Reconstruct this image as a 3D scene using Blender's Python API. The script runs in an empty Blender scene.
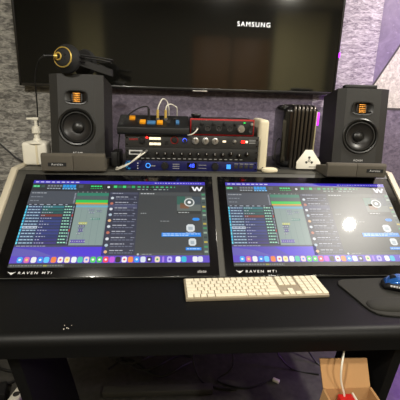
import bpy, bmesh, math, random
from mathutils import Vector, Matrix
random.seed(7)
R = math.radians
SC = bpy.context.scene
COL = SC.collection
FLOOR = -0.745            # desk top is z = 0 while building; everything is lifted at the end


def lin(c):
    c = c / 255.0
    return c / 12.92 if c <= 0.04045 else ((c + 0.055) / 1.055) ** 2.4


def rgb(*c):
    return (lin(c[0]), lin(c[1]), lin(c[2]), 1.0)


# ------------------------------------------------------------------ materials
MAT = {}


def pm(name, col, rough=0.5, metal=0.0, spec=0.5, coat=0.0, coat_r=0.1, emit=None, es=1.0, bump=0.0, bscale=200.0, vary=0.0):
    m = bpy.data.materials.new(name)
    m.use_nodes = True
    nt = m.node_tree
    b = nt.nodes['Principled BSDF']
    b.inputs['Base Color'].default_value = col
    b.inputs['Roughness'].default_value = rough
    b.inputs['Metallic'].default_value = metal
    b.inputs['Specular IOR Level'].default_value = spec
    b.inputs['Coat Weight'].default_value = coat
    b.inputs['Coat Roughness'].default_value = coat_r
    if emit:
        b.inputs['Emission Color'].default_value = emit
        b.inputs['Emission Strength'].default_value = es
    if bump or vary:
        tc = nt.nodes.new('ShaderNodeTexCoord')
        nz = nt.nodes.new('ShaderNodeTexNoise')
        nz.inputs['Scale'].default_value = bscale
        nz.inputs['Detail'].default_value = 4
        nt.links.new(tc.outputs['Object'], nz.inputs['Vector'])
        if bump:
            bp = nt.nodes.new('ShaderNodeBump')
            bp.inputs['Strength'].default_value = bump
            bp.inputs['Distance'].default_value = 0.002
            nt.links.new(nz.outputs['Fac'], bp.inputs['Height'])
            nt.links.new(bp.outputs['Normal'], b.inputs['Normal'])
        if vary:
            mx = nt.nodes.new('ShaderNodeMix')
            mx.data_type = 'RGBA'
            mx.inputs['A'].default_value = tuple(v * (1 - vary) for v in col[:3]) + (1,)
            mx.inputs['B'].default_value = tuple(min(1, v * (1 + vary)) for v in col[:3]) + (1,)
            nt.links.new(nz.outputs['Fac'], mx.inputs['Factor'])
            nt.links.new(mx.outputs['Result'], b.inputs['Base Color'])
    MAT[name] = m
    return m


def wallpaper(name, dark, light, scale, stretch, rot, lo=0.42, hi=0.7, rough=0.6, metal=0.0, speck=0.0):
    """streaky foil wallpaper: stretched noise between two colours, with fine sparkle specks"""
    m = bpy.data.materials.new(name)
    m.use_nodes = True
    nt = m.node_tree
    L = nt.links.new
    b = nt.nodes['Principled BSDF']
    tc = nt.nodes.new('ShaderNodeTexCoord')
    mp = nt.nodes.new('ShaderNodeMapping')
    mp.inputs['Rotation'].default_value = (0, rot, 0)
    mp.inputs['Scale'].default_value = stretch
    L(tc.outputs['Object'], mp.inputs['Vector'])
    n1 = nt.nodes.new('ShaderNodeTexNoise')
    n1.inputs['Scale'].default_value = scale
    n1.inputs['Detail'].default_value = 7
    n1.inputs['Roughness'].default_value = 0.68
    n1.inputs['Distortion'].default_value = 0.8
    L(mp.outputs['Vector'], n1.inputs['Vector'])
    r1 = nt.nodes.new('ShaderNodeMapRange')
    r1.inputs['From Min'].default_value = lo
    r1.inputs['From Max'].default_value = hi
    L(n1.outputs['Fac'], r1.inputs['Value'])
    n2 = nt.nodes.new('ShaderNodeTexNoise')
    n2.inputs['Scale'].default_value = 5.0
    n2.inputs['Detail'].default_value = 3
    L(tc.outputs['Object'], n2.inputs['Vector'])
    ad = nt.nodes.new('ShaderNodeMath')
    ad.operation = 'MULTIPLY_ADD'
    ad.inputs[1].default_value = 0.35
    ad.inputs[2].default_value = -0.17
    L(n2.outputs['Fac'], ad.inputs[0])
    sm = nt.nodes.new('ShaderNodeMath')
    sm.operation = 'ADD'
    sm.use_clamp = True
    L(r1.outputs['Result'], sm.inputs[0])
    L(ad.outputs['Value'], sm.inputs[1])
    fac = sm.outputs['Value']
    if speck:
        v = nt.nodes.new('ShaderNodeTexNoise')
        v.inputs['Scale'].default_value = 75
        v.inputs['Detail'].default_value = 1
        L(tc.outputs['Object'], v.inputs['Vector'])
        r2 = nt.nodes.new('ShaderNodeMapRange')
        r2.inputs['From Min'].default_value = 0.70
        r2.inputs['From Max'].default_value = 0.76
        r2.inputs['To Max'].default_value = speck
        L(v.outputs['Fac'], r2.inputs['Value'])
        s2 = nt.nodes.new('ShaderNodeMath')
        s2.operation = 'ADD'
        s2.use_clamp = True
        L(fac, s2.inputs[0])
        L(r2.outputs['Result'], s2.inputs[1])
        fac = s2.outputs['Value']
    mx = nt.nodes.new('ShaderNodeMix')
    mx.data_type = 'RGBA'
    mx.inputs['A'].default_value = dark
    mx.inputs['B'].default_value = light
    L(fac, mx.inputs['Factor'])
    L(mx.outputs['Result'], b.inputs['Base Color'])
    b.inputs['Roughness'].default_value = rough
    b.inputs['Metallic'].default_value = metal
    bp = nt.nodes.new('ShaderNodeBump')
    bp.inputs['Strength'].default_value = 0.35
    bp.inputs['Distance'].default_value = 0.003
    L(n1.outputs['Fac'], bp.inputs['Height'])
    L(bp.outputs['Normal'], b.inputs['Normal'])
    MAT[name] = m
    return m


wallpaper('wall_slate', rgb(88, 86, 83), rgb(205, 202, 194), 42, (0.6, 1, 1.7), R(38), 0.40, 0.74)
wallpaper('wall_foil', rgb(118, 106, 124), rgb(230, 220, 234), 62, (0.55, 1, 2.0), R(-52), 0.38, 0.70)
wallpaper('wall_lilac', rgb(112, 100, 126), rgb(146, 132, 162), 14, (1, 1, 1), 0, 0.3, 0.75, speck=0.8)
wallpaper('wall_pale', rgb(165, 160, 150), rgb(232, 228, 214), 60, (1, 1, 1), R(20), 0.34, 0.68)
wallpaper('wall_dusk_shade', rgb(90, 82, 98), rgb(148, 137, 154), 44, (1, 1, 1.4), R(30), 0.36, 0.78)
pm('wall_seam', rgb(70, 67, 66), 0.6)
pm('wall_plain', rgb(150, 142, 120), 0.8)
pm('wall_dark', rgb(84, 80, 68), 0.8)
pm('curtain', rgb(205, 196, 150), 0.8)
pm('tan_wood', rgb(118, 86, 50), 0.5, vary=0.2, bscale=6)
pm('ceiling', rgb(225, 222, 214), 0.9)
pm('floor', rgb(64, 62, 58), 0.55, vary=0.7, bscale=38, bump=0.3)
pm('desk_black', rgb(11, 11, 11), 0.46, spec=0.18, bump=0.06, bscale=900)
pm('panel_grey', rgb(66, 65, 60), 0.5)
pm('cheek', rgb(186, 178, 158), 0.5, vary=0.06, bscale=12)
pm('glass_black', rgb(4, 4, 6), 0.16, spec=0.35, coat=0.3, coat_r=0.02)
pm('tv_screen', rgb(17, 17, 15), 0.08, spec=1.0)
pm('tv_bezel', rgb(20, 19, 19), 0.3, coat=0.3)
pm('black', rgb(16, 16, 17), 0.5)
pm('black_gloss', rgb(10, 10, 12), 0.18, spec=0.6, coat=0.5)
pm('black_soft', rgb(22, 22, 22), 0.75)
pm('gunmetal', rgb(88, 83, 78), 0.28, metal=0.85)
pm('rubber', rgb(15, 15, 15), 0.6)
pm('speaker_skin', rgb(35, 34, 32), 0.55, bump=0.25, bscale=1200)
pm('cone', rgb(38, 36, 35), 0.42)
pm('cone_ring', rgb(14, 14, 14), 0.35)
pm('cap', rgb(20, 20, 21), 0.35)
pm('copper', rgb(196, 132, 52), 0.35, metal=0.7)
pm('foam', rgb(84, 79, 70), 0.95, bump=0.5, bscale=700)
pm('gold', rgb(232, 200, 104), 0.3, metal=0.5)
pm('white', rgb(232, 228, 214), 0.45)
pm('letter', rgb(205, 205, 205), 0.5)
pm('letter_dim', rgb(150, 150, 150), 0.5)
pm('cream', rgb(222, 212, 184), 0.45)
pm('key_white', rgb(218, 209, 186), 0.5)
pm('alu', rgb(158, 146, 124), 0.45, metal=0.3)
pm('red', rgb(160, 22, 24), 0.4, metal=0.3)
pm('red_box', rgb(200, 24, 26), 0.5)
pm('rack_dark', rgb(22, 22, 23), 0.5)
pm('rack_grey', rgb(44, 43, 42), 0.5)
pm('rack_blue_glow', rgb(20, 24, 84), 0.4)  # blue glow across the faceplate, put into its base colour
pm('silver', rgb(190, 188, 184), 0.3, metal=0.8)
pm('orange', rgb(240, 160, 24), 0.45)
pm('blue_btn', rgb(70, 120, 170), 0.4)
pm('arc_blue', rgb(40, 130, 190), 0.35)
pm('kraft', rgb(178, 136, 90), 0.85, vary=0.1, bscale=20)
pm('pad_grey', rgb(40, 39, 36), 0.9, bump=0.3, bscale=900)
pm('mouse_blue', rgb(40, 104, 186), 0.2, metal=0.5, coat=0.6)
pm('clear_strip', rgb(200, 190, 150), 0.3, metal=0.3)
pm('led_red', rgb(255, 30, 20), 0.4, emit=rgb(255, 20, 16), es=6)
pm('led_white', rgb(255, 240, 210), 0.4, emit=rgb(255, 236, 200), es=0.9)
pm('led_green', rgb(40, 220, 80), 0.4, emit=rgb(40, 220, 80), es=1.5)
pm('led_blue', rgb(40, 60, 255), 0.4, emit=rgb(60, 90, 255), es=2.2)
pm('led_sky', rgb(60, 150, 255), 0.4, emit=rgb(60, 150, 255), es=1.0)
pm('screen_text', rgb(240, 240, 240), 0.4, emit=rgb(240, 240, 240), es=1.1)
pm('lamp', rgb(255, 245, 225), 0.4, emit=rgb(255, 240, 214), es=40)
pm('purple_glow', rgb(190, 60, 255), 0.4, emit=(0.55, 0.02, 0.95, 1), es=1.8)  # glow colour for the violet spots on bezel and tower


def ui_material():
    m = bpy.data.materials.new('lit_display')
    m.use_nodes = True
    nt = m.node_tree
    b = nt.nodes['Principled BSDF']
    a = nt.nodes.new('ShaderNodeAttribute')
    a.attribute_name = 'ui'
    b.inputs['Base Color'].default_value = rgb(8, 8, 9)
    b.inputs['Roughness'].default_value = 0.42
    b.inputs['Specular IOR Level'].default_value = 0.6
    b.inputs['Coat Weight'].default_value = 0.6
    b.inputs['Coat Roughness'].default_value = 0.03
    nt.links.new(a.outputs['Color'], b.inputs['Emission Color'])
    b.inputs['Emission Strength'].default_value = 1.0
    MAT['ui'] = m


ui_material()


# ------------------------------------------------------------------ mesh helpers
class MB:
    def __init__(self):
        self.bm = bmesh.new()
        self.mats = []

    def mi(self, m):
        if m not in self.mats:
            self.mats.append(m)
        return self.mats.index(m)

    def _mark(self, faces, m):
        i = self.mi(m)
        for f in faces:
            f.material_index = i
            f.smooth = True

    def poly(self, pts, m):
        f = self.bm.faces.new([self.bm.verts.new(p) for p in pts])
        self._mark([f], m)
        return f

    def box(self, c, s, m, rot=None, bev=0.0, seg=2):
        r = bmesh.ops.create_cube(self.bm, size=1.0)
        vs = r['verts']
        M = Matrix.Translation(c) @ (rot.to_4x4() if rot else Matrix.Identity(4)) @ Matrix.Diagonal((s[0], s[1], s[2], 1))
        bmesh.ops.transform(self.bm, matrix=M, verts=vs)
        fs = set(f for v in vs for f in v.link_faces)
        if bev:
            es = list(set(e for v in vs for e in v.link_edges))
            res = bmesh.ops.bevel(self.bm, geom=es, offset=bev, segments=seg, affect='EDGES', profile=0.5)
            fs = set(f for f in fs if f.is_valid) | set(res['faces'])
        self._mark(fs, m)

    def span(self, a, b, m, bev=0.0, seg=2):
        self.box([(a[i] + b[i]) / 2 for i in range(3)], [abs(b[i] - a[i]) for i in range(3)], m, None, bev, seg)

    def prism(self, pts, d, m, bev=0.0, seg=2):
        """extrude a polygon (3-D points) along vector d"""
        d = Vector(d)
        a = [self.bm.verts.new(Vector(p)) for p in pts]
        b = [self.bm.verts.new(Vector(p) + d) for p in pts]
        n = len(a)
        fs = [self.bm.faces.new(a[::-1]), self.bm.faces.new(b)]
        for i in range(n):
            fs.append(self.bm.faces.new((a[i], a[(i + 1) % n], b[(i + 1) % n], b[i])))
        bmesh.ops.recalc_face_normals(self.bm, faces=fs)
        if bev:
            es = list(set(e for f in fs for e in f.edges))
            res = bmesh.ops.bevel(self.bm, geom=es, offset=bev, segments=seg, affect='EDGES', profile=0.5)
            fs = [f for f in fs if f.is_valid] + list(res['faces'])
        self._mark(fs, m)

    def lathe(self, prof, c, ax, m, seg=32, mats=None):
        """prof: list of (radius, distance along ax) about the axis through c"""
        ax = Vector(ax).normalized()
        t = Vector((0, 0, 1)) if abs(ax.z) < 0.9 else Vector((1, 0, 0))
        u = ax.cross(t).normalized()
        w = ax.cross(u)
        c = Vector(c)
        rings = []
        for r, h in prof:
            if r < 1e-6:
                rings.append([self.bm.verts.new(c + ax * h)])
            else:
                rings.append([self.bm.verts.new(c + ax * h + (u * math.cos(2 * math.pi * k / seg) + w * math.sin(2 * math.pi * k / seg)) * r) for k in range(seg)])
        allf = []
        for j in range(len(rings) - 1):
            A, B = rings[j], rings[j + 1]
            fs = []
            for k in range(seg):
                k2 = (k + 1) % seg
                if len(A) == 1 and len(B) == 1:
                    continue
                if len(A) == 1:
                    fs.append(self.bm.faces.new((A[0], B[k], B[k2])))
                elif len(B) == 1:
                    fs.append(self.bm.faces.new((A[k], A[k2], B[0])))
                else:
                    fs.append(self.bm.faces.new((A[k], A[k2], B[k2], B[k])))
            self._mark(fs, mats[j] if mats else m)
            allf += fs
        bmesh.ops.recalc_face_normals(self.bm, faces=allf)

    def cyl(self, p0, p1, r, m, seg=20, r1=None):
        p0, p1 = Vector(p0), Vector(p1)
        h = (p1 - p0).length
        r1 = r if r1 is None else r1
        self.lathe([(0, 0), (r, 0), (r1, h), (0, h)], p0, p1 - p0, m, seg)

    def tube(self, pts, r, m, seg=8, steps=8):
        P = [Vector(p) for p in pts]
        if len(P) > 2 and steps > 1:
            Q = [P[0]] + P + [P[-1]]
            out = []
            for i in range(1, len(Q) - 2):
                for k in range(steps):
                    t = k / steps
                    a, b, c, d = Q[i - 1], Q[i], Q[i + 1], Q[i + 2]
                    out.append(0.5 * ((2 * b) + (c - a) * t + (2 * a - 5 * b + 4 * c - d) * t * t + (3 * b - a - 3 * c + d) * t ** 3))
            out.append(P[-1])
            P = out
        rings = []
        prev = None
        for i, q in enumerate(P):
            tg = (P[min(i + 1, len(P) - 1)] - P[max(i - 1, 0)]).normalized()
            if prev is None:
                h = Vector((0, 0, 1)) if abs(tg.z) < 0.9 else Vector((1, 0, 0))
                u = tg.cross(h).normalized()
            else:
                u = (prev - tg * prev.dot(tg)).normalized()
            prev = u
            w = tg.cross(u)
            rings.append([self.bm.verts.new(q + (u * math.cos(2 * math.pi * k / seg) + w * math.sin(2 * math.pi * k / seg)) * r) for k in range(seg)])
        fs = []
        for A, B in zip(rings, rings[1:]):
            for k in range(seg):
                fs.append(self.bm.faces.new((A[k], A[(k + 1) % seg], B[(k + 1) % seg], B[k])))
        fs.append(self.bm.faces.new(rings[0][::-1]))
        fs.append(self.bm.faces.new(rings[-1]))
        bmesh.ops.recalc_face_normals(self.bm, faces=fs)
        self._mark(fs, m)

    def build(self, name, parent=None, loc=(0, 0, 0), rot=None, sharp=35):
        me = bpy.data.meshes.new(name)
        self.bm.to_mesh(me)
        self.bm.free()
        for m in self.mats:
            me.materials.append(MAT[m])
        me.set_sharp_from_angle(angle=R(sharp))
        o = bpy.data.objects.new(name, me)
        COL.objects.link(o)
        o.location = loc
        if rot:
            o.rotation_euler = rot
        if parent:
            o.parent = parent
        return o


def tag(o, label, cat, group=None):
    o['label'] = label
    o['category'] = cat
    if group:
        o['group'] = group
    return o


def thing(name, label, cat, loc, rot=(0, 0, 0), group=None):
    o = bpy.data.objects.new(name, None)
    o.empty_display_size = 0.05
    COL.objects.link(o)
    o.location = loc
    o.rotation_euler = rot
    return tag(o, label, cat, group)


def struct(o):
    o['kind'] = 'structure'
    return o


def lettering(name, body, size, m, parent, loc, rot, depth=0.0003, align='CENTER', shear=0.0, spacing=1.0, bold=0.0, wide=1.0):
    cu = bpy.data.curves.new(name, 'FONT')
    cu.body = body
    cu.size = size
    cu.extrude = depth
    cu.align_x = align
    cu.align_y = 'CENTER'
    cu.shear = shear
    cu.space_character = spacing
    cu.offset = bold
    tmp = bpy.data.objects.new(name + '_tmp', cu)
    COL.objects.link(tmp)
    dg = bpy.context.evaluated_depsgraph_get()
    me = bpy.data.meshes.new_from_object(tmp.evaluated_get(dg))
    bpy.data.objects.remove(tmp)
    me.name = name
    me.materials.clear()
    me.materials.append(MAT[m])
    o = bpy.data.objects.new(name, me)
    COL.objects.link(o)
    o.location = loc
    o.rotation_euler = rot
    o.scale = (wide, 1, 1)
    o.parent = parent
    return o


FRONT = (R(90), 0, 0)      # letters standing up, facing the camera side

# ------------------------------------------------------------------ room
WX0, WX1, WY0, WY1, CZ = -2.2, 2.4, -2.0, 1.85, 1.80
b = MB(); b.span((WX0, WY0, FLOOR - .05), (WX1, WY1, FLOOR), 'floor'); struct(b.build('floor'))
b = MB(); b.span((WX0, WY0, CZ), (WX1, WY1, CZ + .05), 'ceiling'); struct(b.build('ceiling'))
b = MB()
b.span((WX0, WY1, FLOOR), (WX1, WY1 + .06, CZ), 'wall_slate')


def paper(pts, m, k=1):
    b.poly([(x, WY1 - .0012 * k, z) for x, z in pts], m)


# geometric wallpaper: sheets of different foil meeting at straight seams
paper([(0.70, 0.513), (1.0, 0.513), (0.992, CZ), (0.70, CZ)], 'wall_foil')
paper([(1.0, 0.612), (1.66, CZ), (0.992, CZ)], 'wall_lilac')
paper([(1.0, 0.513), (WX1, 0.513), (WX1, CZ), (1.66, CZ), (1.0, 0.612)], 'wall_pale')
paper([(-.30, FLOOR), (WX1, FLOOR), (WX1, 0.513), (.70, 0.513), (.70, .70), (-.30, .70)], 'wall_dusk_shade')  # dusk tone under the television also holds its shadow
paper([(0.99, 0.507), (WX1, 0.507), (WX1, 0.518), (0.99, 0.518)], 'wall_seam', 2)
paper([(0.994, 0.60), (1.667, CZ), (1.657, CZ), (0.994, 0.619)], 'wall_seam', 2)
paper([(-2.2, 0.40), (-0.72, 1.25), (-0.72, 1.256), (-2.2, 0.406)], 'wall_seam', 2)
struct(b.build('wall_back'))
b = MB(); b.span((WX0 - .06, WY0, FLOOR), (WX0, WY1, CZ), 'wall_plain'); struct(b.build('wall_left'))
b = MB(); b.span((WX1, WY0, FLOOR), (WX1 + .06, WY1, CZ), 'wall_plain'); struct(b.build('wall_right'))
b = MB(); b.span((WX0, WY0 - .06, FLOOR), (WX1, WY0, CZ), 'wall_dark'); struct(b.build('wall_front'))
b = MB()
for k in range(2):
    x = 0.28 + k * .58
    b.span((x, WY0, FLOOR), (x + .54, WY0 + .03, 1.36), 'tan_wood', .004)
struct(b.build('door_1'))
b = MB()
for x0, x1 in ((1.45, 2.25), (-1.42, -0.98)):
    n = int((x1 - x0) / .04)
    pts = [(x0 + (x1 - x0) * i / n, WY0 + .03 + .012 * (i % 2), FLOOR + .02) for i in range(n + 1)]
    for p0, p1 in zip(pts, pts[1:]):
        b.poly([p0, p1, (p1[0], p1[1], CZ - .05), (p0[0], p0[1], CZ - .05)], 'curtain')
struct(b.build('window_1'))

# ------------------------------------------------------------------ television
tv = thing('television', 'large black flat television on the wall above the desk', 'television', (0.042, 1.80, 0.572))
TW, TH = 1.488, 0.86
b = MB(); b.span((-TW / 2 + .01, .002, .01), (TW / 2 - .01, .046, TH - .01), 'black', .004); b.build('back_shell', tv)
b = MB()
b.span((-TW / 2, -.006, 0), (TW / 2, .012, .013), 'tv_bezel', .002)
b.span((-TW / 2, -.006, TH - .01), (TW / 2, .012, TH), 'tv_bezel', .002)
b.span((-TW / 2, -.006, .0), (-TW / 2 + .010, .012, TH), 'tv_bezel', .002)
b.span((TW / 2 - .010, -.006, .0), (TW / 2, .012, TH), 'tv_bezel', .002)
b.build('bezel', tv)
b = MB(); b.span((-TW / 2 + .009, -.002, .012), (TW / 2 - .009, .004, TH - .009), 'tv_screen'); scr = b.build('screen', tv)
lettering('screen_lettering', 'SAMSUNG', .0285, 'screen_text', scr, (.325, -.0026, .298), FRONT, spacing=1.26, bold=.0, wide=1.02)
b = MB(); b.span((TW / 2 - .004, -.009, .170), (TW / 2 + .004, .006, .194), 'purple_glow', .003); b.build('edge_glow', tv)['label'] = 'small violet glow on the right edge'  # glowing violet piece added at the right edge of the bezel
b = MB(); b.span((.05, -.007, -.004), (.12, .006, .002), 'silver', .001); b.build('sensor_bar', tv)

# ------------------------------------------------------------------ desk
T = 0.64297
CT, ST = math.cos(T), math.sin(T)
OY, OZ = 1.0403, 0.0295


def SP(s, off=0.0):      # point (y, z) on the sloped display plane, s up the slope, off above it
    return OY + s * CT - off * ST, OZ + s * ST + off * CT


desk = thing('studio_desk', 'black studio console desk with sloped screen panel and pale side cheeks', 'desk', (0.14, 0.98, FLOOR))
dz = -FLOOR
DX0, DX1 = -.74, .75     # relative to the desk's centre line


def dpt(y, z):
    return (y - .98, z + dz)


# desktop with bullnose front
prof = []
rr = .028
for k in range(9):
    a = R(180 - 90 * k / 8)
    prof.append((.742 + rr + rr * math.cos(a), -rr + rr * math.sin(a)))
prof += [(1.12, 0), (1.12, -.035), (.768, -.035), (.766, -.060), (.746, -.060)]
b = MB(); b.prism([(DX0, *dpt(y, z)) for y, z in prof], (DX1 - DX0, 0, 0), 'desk_black'); b.build('desktop', desk, sharp=50)
# sloped housing behind the desktop
h0, h1 = SP(-.036, -.004), SP(.40, -.004)
RIDGE = SP(.40)
SHZ = RIDGE[1] - .002
prof = [(h0[0], .0005), h0, h1, (RIDGE[0], SHZ), (1.79, SHZ), (1.79, SHZ - .03), (1.40, SHZ - .03), (1.13, .0005)]
b = MB(); b.prism([(DX0 + .02 + .012, *dpt(y, z)) for y, z in prof], (1.417, 0, 0), 'panel_grey'); b.build('sloped_housing', desk)
b = MB()
prof = [(h0[0] - .002, .0004), (h0[0] - .002, .0075), (h0[0] - .0002, .0075), (h0[0] - .0002, .0004)]
b.prism([(DX0 + .034, *dpt(y, z)) for y, z in prof], (1.413, 0, 0), 'desk_black'); b.build('front_lip', desk)
# pale cheeks
prof = [(h0[0] - .01, -.001), (h0[0] - .01, h0[1] + .008), (h1[0], h1[1] + .010), (1.50, h1[1] + .010), (1.50, -.001)]
for x in (-.733, .712):
    b = MB(); b.prism([(x, *dpt(y, z)) for y, z in prof], (.022, 0, 0), 'cheek', .002); b.build('side_cheek', desk)['label'] = 'pale beige side cheek'
for xo, lean in ((-.552, .135), (.462, -.105)):
    b = MB()
    b.prism([(xo, *dpt(.776, -.03)), (xo + .028, *dpt(.776, -.03)), (xo + .028 + lean, *dpt(.776, FLOOR)), (xo + lean, *dpt(.776, FLOOR))], (0, .24, 0), 'desk_black', .002)
    b.build('leg', desk)
b = MB(); b.span((-.44, *dpt(1.32, FLOOR + .002)), (.05, *dpt(1.36, FLOOR + .03)), 'panel_grey', .003); b.build('foot_rail', desk)

# ------------------------------------------------------------------ touch monitors
UW, UH = .6187, .3481
random.seed(11)


class UI:
    """flat coloured display elements, u to the right and v downwards on the panel"""

    def __init__(self):
        self.bm = bmesh.new()
        self.lay = self.bm.loops.layers.float_color.new('ui')

    def poly(self, uv, col, L=1):
        f = self.bm.faces.new([self.bm.verts.new((u * UW, (1 - v) * UH, L * .00012)) for u, v in uv])
        f.normal_update()
        if f.normal.z < 0:
            f.normal_flip()
        c = rgb(*col)
        for lp in f.loops:
            lp[self.lay] = c

    def rect(self, u0, v0, u1, v1, col, L=1):
        self.poly([(u0, v0), (u1, v0), (u1, v1), (u0, v1)], col, L)

    def disc(self, u, v, r, col, L=1, n=14):
        self.poly([(u + r * math.cos(2 * math.pi * k / n), v + r * UW / UH * math.sin(2 * math.pi * k / n)) for k in range(n)], col, L)

    def round(self, u, v, w, h, col, L=1):
        c = w * .22
        e = c * UW / UH
        self.poly([(u - w / 2 + c, v - h / 2), (u + w / 2 - c, v - h / 2), (u + w / 2, v - h / 2 + e), (u + w / 2, v + h / 2 - e),
                   (u + w / 2 - c, v + h / 2), (u - w / 2 + c, v + h / 2), (u - w / 2, v + h / 2 - e), (u - w / 2, v - h / 2 + e)], col, L)

    def words(self, u0, u1, v, h, col, L=3, w=(.008, .022), gap=.004):
        h *= .78
        u = u0
        while u < u1 - .004:
            k = random.uniform(*w)
            self.rect(u, v - h / 2, min(u + k, u1), v + h / 2, col, L)
            u += k + gap


def display_mesh():
    s = UI()
    s.rect(0, 0, 1, 1, (26, 28, 30), 0)
    # menu bar
    s.rect(0, 0, 1, .040, (60, 44, 190), 1)
    s.words(.012, .27, .021, .016, (214, 210, 240), 2, (.012, .026), .009)
    s.words(.70, .985, .021, .014, (190, 186, 230), 2, (.005, .012), .008)
    # transport toolbar
    s.rect(0, .040, 1, .140, (44, 49, 56), 1)
    s.rect(.004, .062, .042, .092, (30, 150, 84), 2)
    s.words(.008, .04, .077, .014, (140, 255, 190), 3)
    s.rect(.05, .062, .07, .092, (60, 90, 84), 2)
    for k in range(5):
        s.rect(.085 + k * .017, .060, .098 + k * .017, .082, (120, 128, 136), 2)
    s.words(.085, .165, .105, .014, (170, 180, 190), 2, (.008, .014))
    for k in range(4):
        s.rect(.171 + k * .019, .054, .188 + k * .019, .094, (38, 150, 226), 2)
    s.words(.172, .25, .108, .016, (120, 200, 255), 2, (.008, .014))
    s.rect(.262, .056, .288, .094, (70, 80, 90), 2)
    s.rect(.325, .056, .405, .112, (20, 26, 24), 2)
    s.words(.33, .40, .072, .020, (60, 230, 130), 3, (.010, .020), .003)
    s.words(.33, .40, .099, .012, (60, 190, 110), 3, (.006, .012))
    s.rect(.415, .056, .45, .112, (28, 34, 36), 2)
    s.disc(.433, .082, .008, (220, 224, 226), 3)
    for k, cc in enumerate(((60, 210, 120), (30, 120, 80), (60, 210, 120), (80, 90, 96), (40, 170, 100))):
        s.rect(.462 + k * .026, .060, .482 + k * .026, .090, cc, 2)
    s.words(.60, .82, .075, .020, (70, 190, 120), 2, (.010, .02), .012)
    s.words(.60, .78, .108, .014, (150, 165, 160), 2, (.01, .02), .010)
    s.rect(.665, .052, .69, .120, (28, 30, 32), 2)
    # waves mark, top right
    s.rect(.905, .046, .998, .138, (14, 15, 20), 2)
    s.poly([(.918, .066), (.930, .066), (.938, .108), (.932, .124)], (245, 245, 248), 4)
    s.poly([(.946, .066), (.955, .066), (.943, .124), (.932, .124)], (245, 245, 248), 4)
    s.poly([(.946, .066), (.956, .066), (.966, .108), (.958, .124)], (245, 245, 248), 3)
    s.poly([(.974, .066), (.986, .066), (.970, .124), (.958, .124)], (245, 245, 248), 4)
    # universe / ruler band
    s.rect(0, .140, .262, .322, (72, 78, 88), 1)
    s.words(.01, .09, .165, .012, (170, 176, 184), 2)
    s.words(.01, .075, .215, .010, (140, 148, 158), 2)
    s.words(.01, .06, .262, .010, (140, 148, 158), 2)
    s.rect(0, .300, .262, .324, (52, 58, 68), 2)
    s.words(.012, .22, .312, .012, (168, 176, 190), 3, (.010, .022), .016)
    s.rect(.255, .140, .44, .160, (58, 62, 68), 2)
    s.words(.262, .44, .150, .010, (160, 165, 170), 3, (.004, .008), .020)
    s.rect(.262, .160, .44, .198, (46, 128, 104), 2)
    s.rect(.262, .198, .44, .248, (78, 94, 96), 2)
    s.rect(.262, .250, .44, .288, (44, 198, 84), 2)
    s.rect(.262, .286, .44, .304, (214, 156, 48), 3)
    for k in range(8):
        s.rect(.248, .165 + k * .017, .256, .175 + k * .017, (150, 158, 170), 3)
    # track list
    s.rect(0, .322, .262, .775, (36, 44, 62), 1)
    rows = [(64, 150, 160), (48, 128, 120), (44, 110, 110), (146, 70, 66), (58, 74, 140), (64, 84, 160), (58, 74, 150), (56, 70, 140),
            (70, 80, 170), (60, 76, 160), (44, 60, 140), (60, 60, 150), (70, 62, 150)]
    n = len(rows)
    for k, cc in enumerate(rows):
        v0 = .326 + k * (.445 / n)
        v1 = v0 + .445 / n - .008
        s.rect(.002, v0, .010, v1, (60, 200, 240) if k % 3 else (110, 220, 240), 3)
        s.rect(.012, v0, .088, v1, (56, 76, 112) if k not in (7,) else (200, 214, 230), 2)
        s.words(.016, .084, (v0 + v1) / 2, .012, (176, 206, 226) if k != 7 else (60, 80, 120), 3, (.008, .018), .004)
        s.rect(.090, v0, .205, v1, tuple(int(x * .8) for x in cc), 2)
        s.words(.094, .12 if k % 2 else .15, (v0 + v1) / 2, .010, (190, 196, 214), 3, (.005, .01), .006)
        s.rect(.207, v0, .255, v1, (34, 66, 74), 2)
        s.words(.210, .252, (v0 + v1) / 2 - .004, .014, (170, 236, 208), 3, (.006, .012), .004)
        s.rect(.256, v0, .260, v1, (220, 60, 60) if k in (3, 8) else (150, 160, 180), 3)
    # edit window
    s.rect(.268, .304, .462, .775, (134, 154, 150), 1)
    s.rect(.268, .322, .462, .342, (106, 172, 198), 2)
    for k in range(6):
        u = .268 + k * .034
        s.rect(u, .342, u + .0015, .775, (112, 132, 132), 2)
    for u0, v0, u1, v1, cc in ((.34, .365, .372, .385, (96, 104, 128)), (.385, .38, .415, .40, (80, 96, 120)), (.345, .398, .375, .415, (90, 100, 130)),
                               (.36, .470, .41, .492, (72, 130, 116)), (.30, .520, .345, .545, (186, 190, 90)), (.30, .548, .335, .580, (86, 90, 124)),
                               (.305, .59, .33, .63, (90, 84, 140)), (.30, .64, .32, .66, (110, 116, 130)), (.275, .715, .35, .75, (92, 70, 170))):
        s.rect(u0, v0, u1, v1, cc, 3)
        s.words(u0, u1, (v0 + v1) / 2, .010, (206, 214, 216), 4, (.004, .008), .006)
    s.rect(.0, .775, .462, .792, (66, 66, 96), 2)
    s.words(.01, .16, .783, .009, (170, 170, 200), 3)
    # desktop wallpaper band
    s.rect(0, .792, 1, .885, (78, 62, 182), 1)
    s.poly([(.23, .792), (.46, .792), (.46, .885), (.30, .885)], (74, 46, 214), 2)
    s.poly([(0, .80), (.12, .83), (.20, .885), (0, .885)], (96, 88, 180), 2)
    # message list
    s.rect(.443, .142, .612, .888, (48, 52, 72), 2)
    s.rect(.448, .150, .606, .176, (70, 74, 94), 3)
    s.words(.46, .52, .163, .010, (170, 174, 190), 4)
    s.rect(.448, .300, .606, .352, (70, 74, 104), 3)
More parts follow.
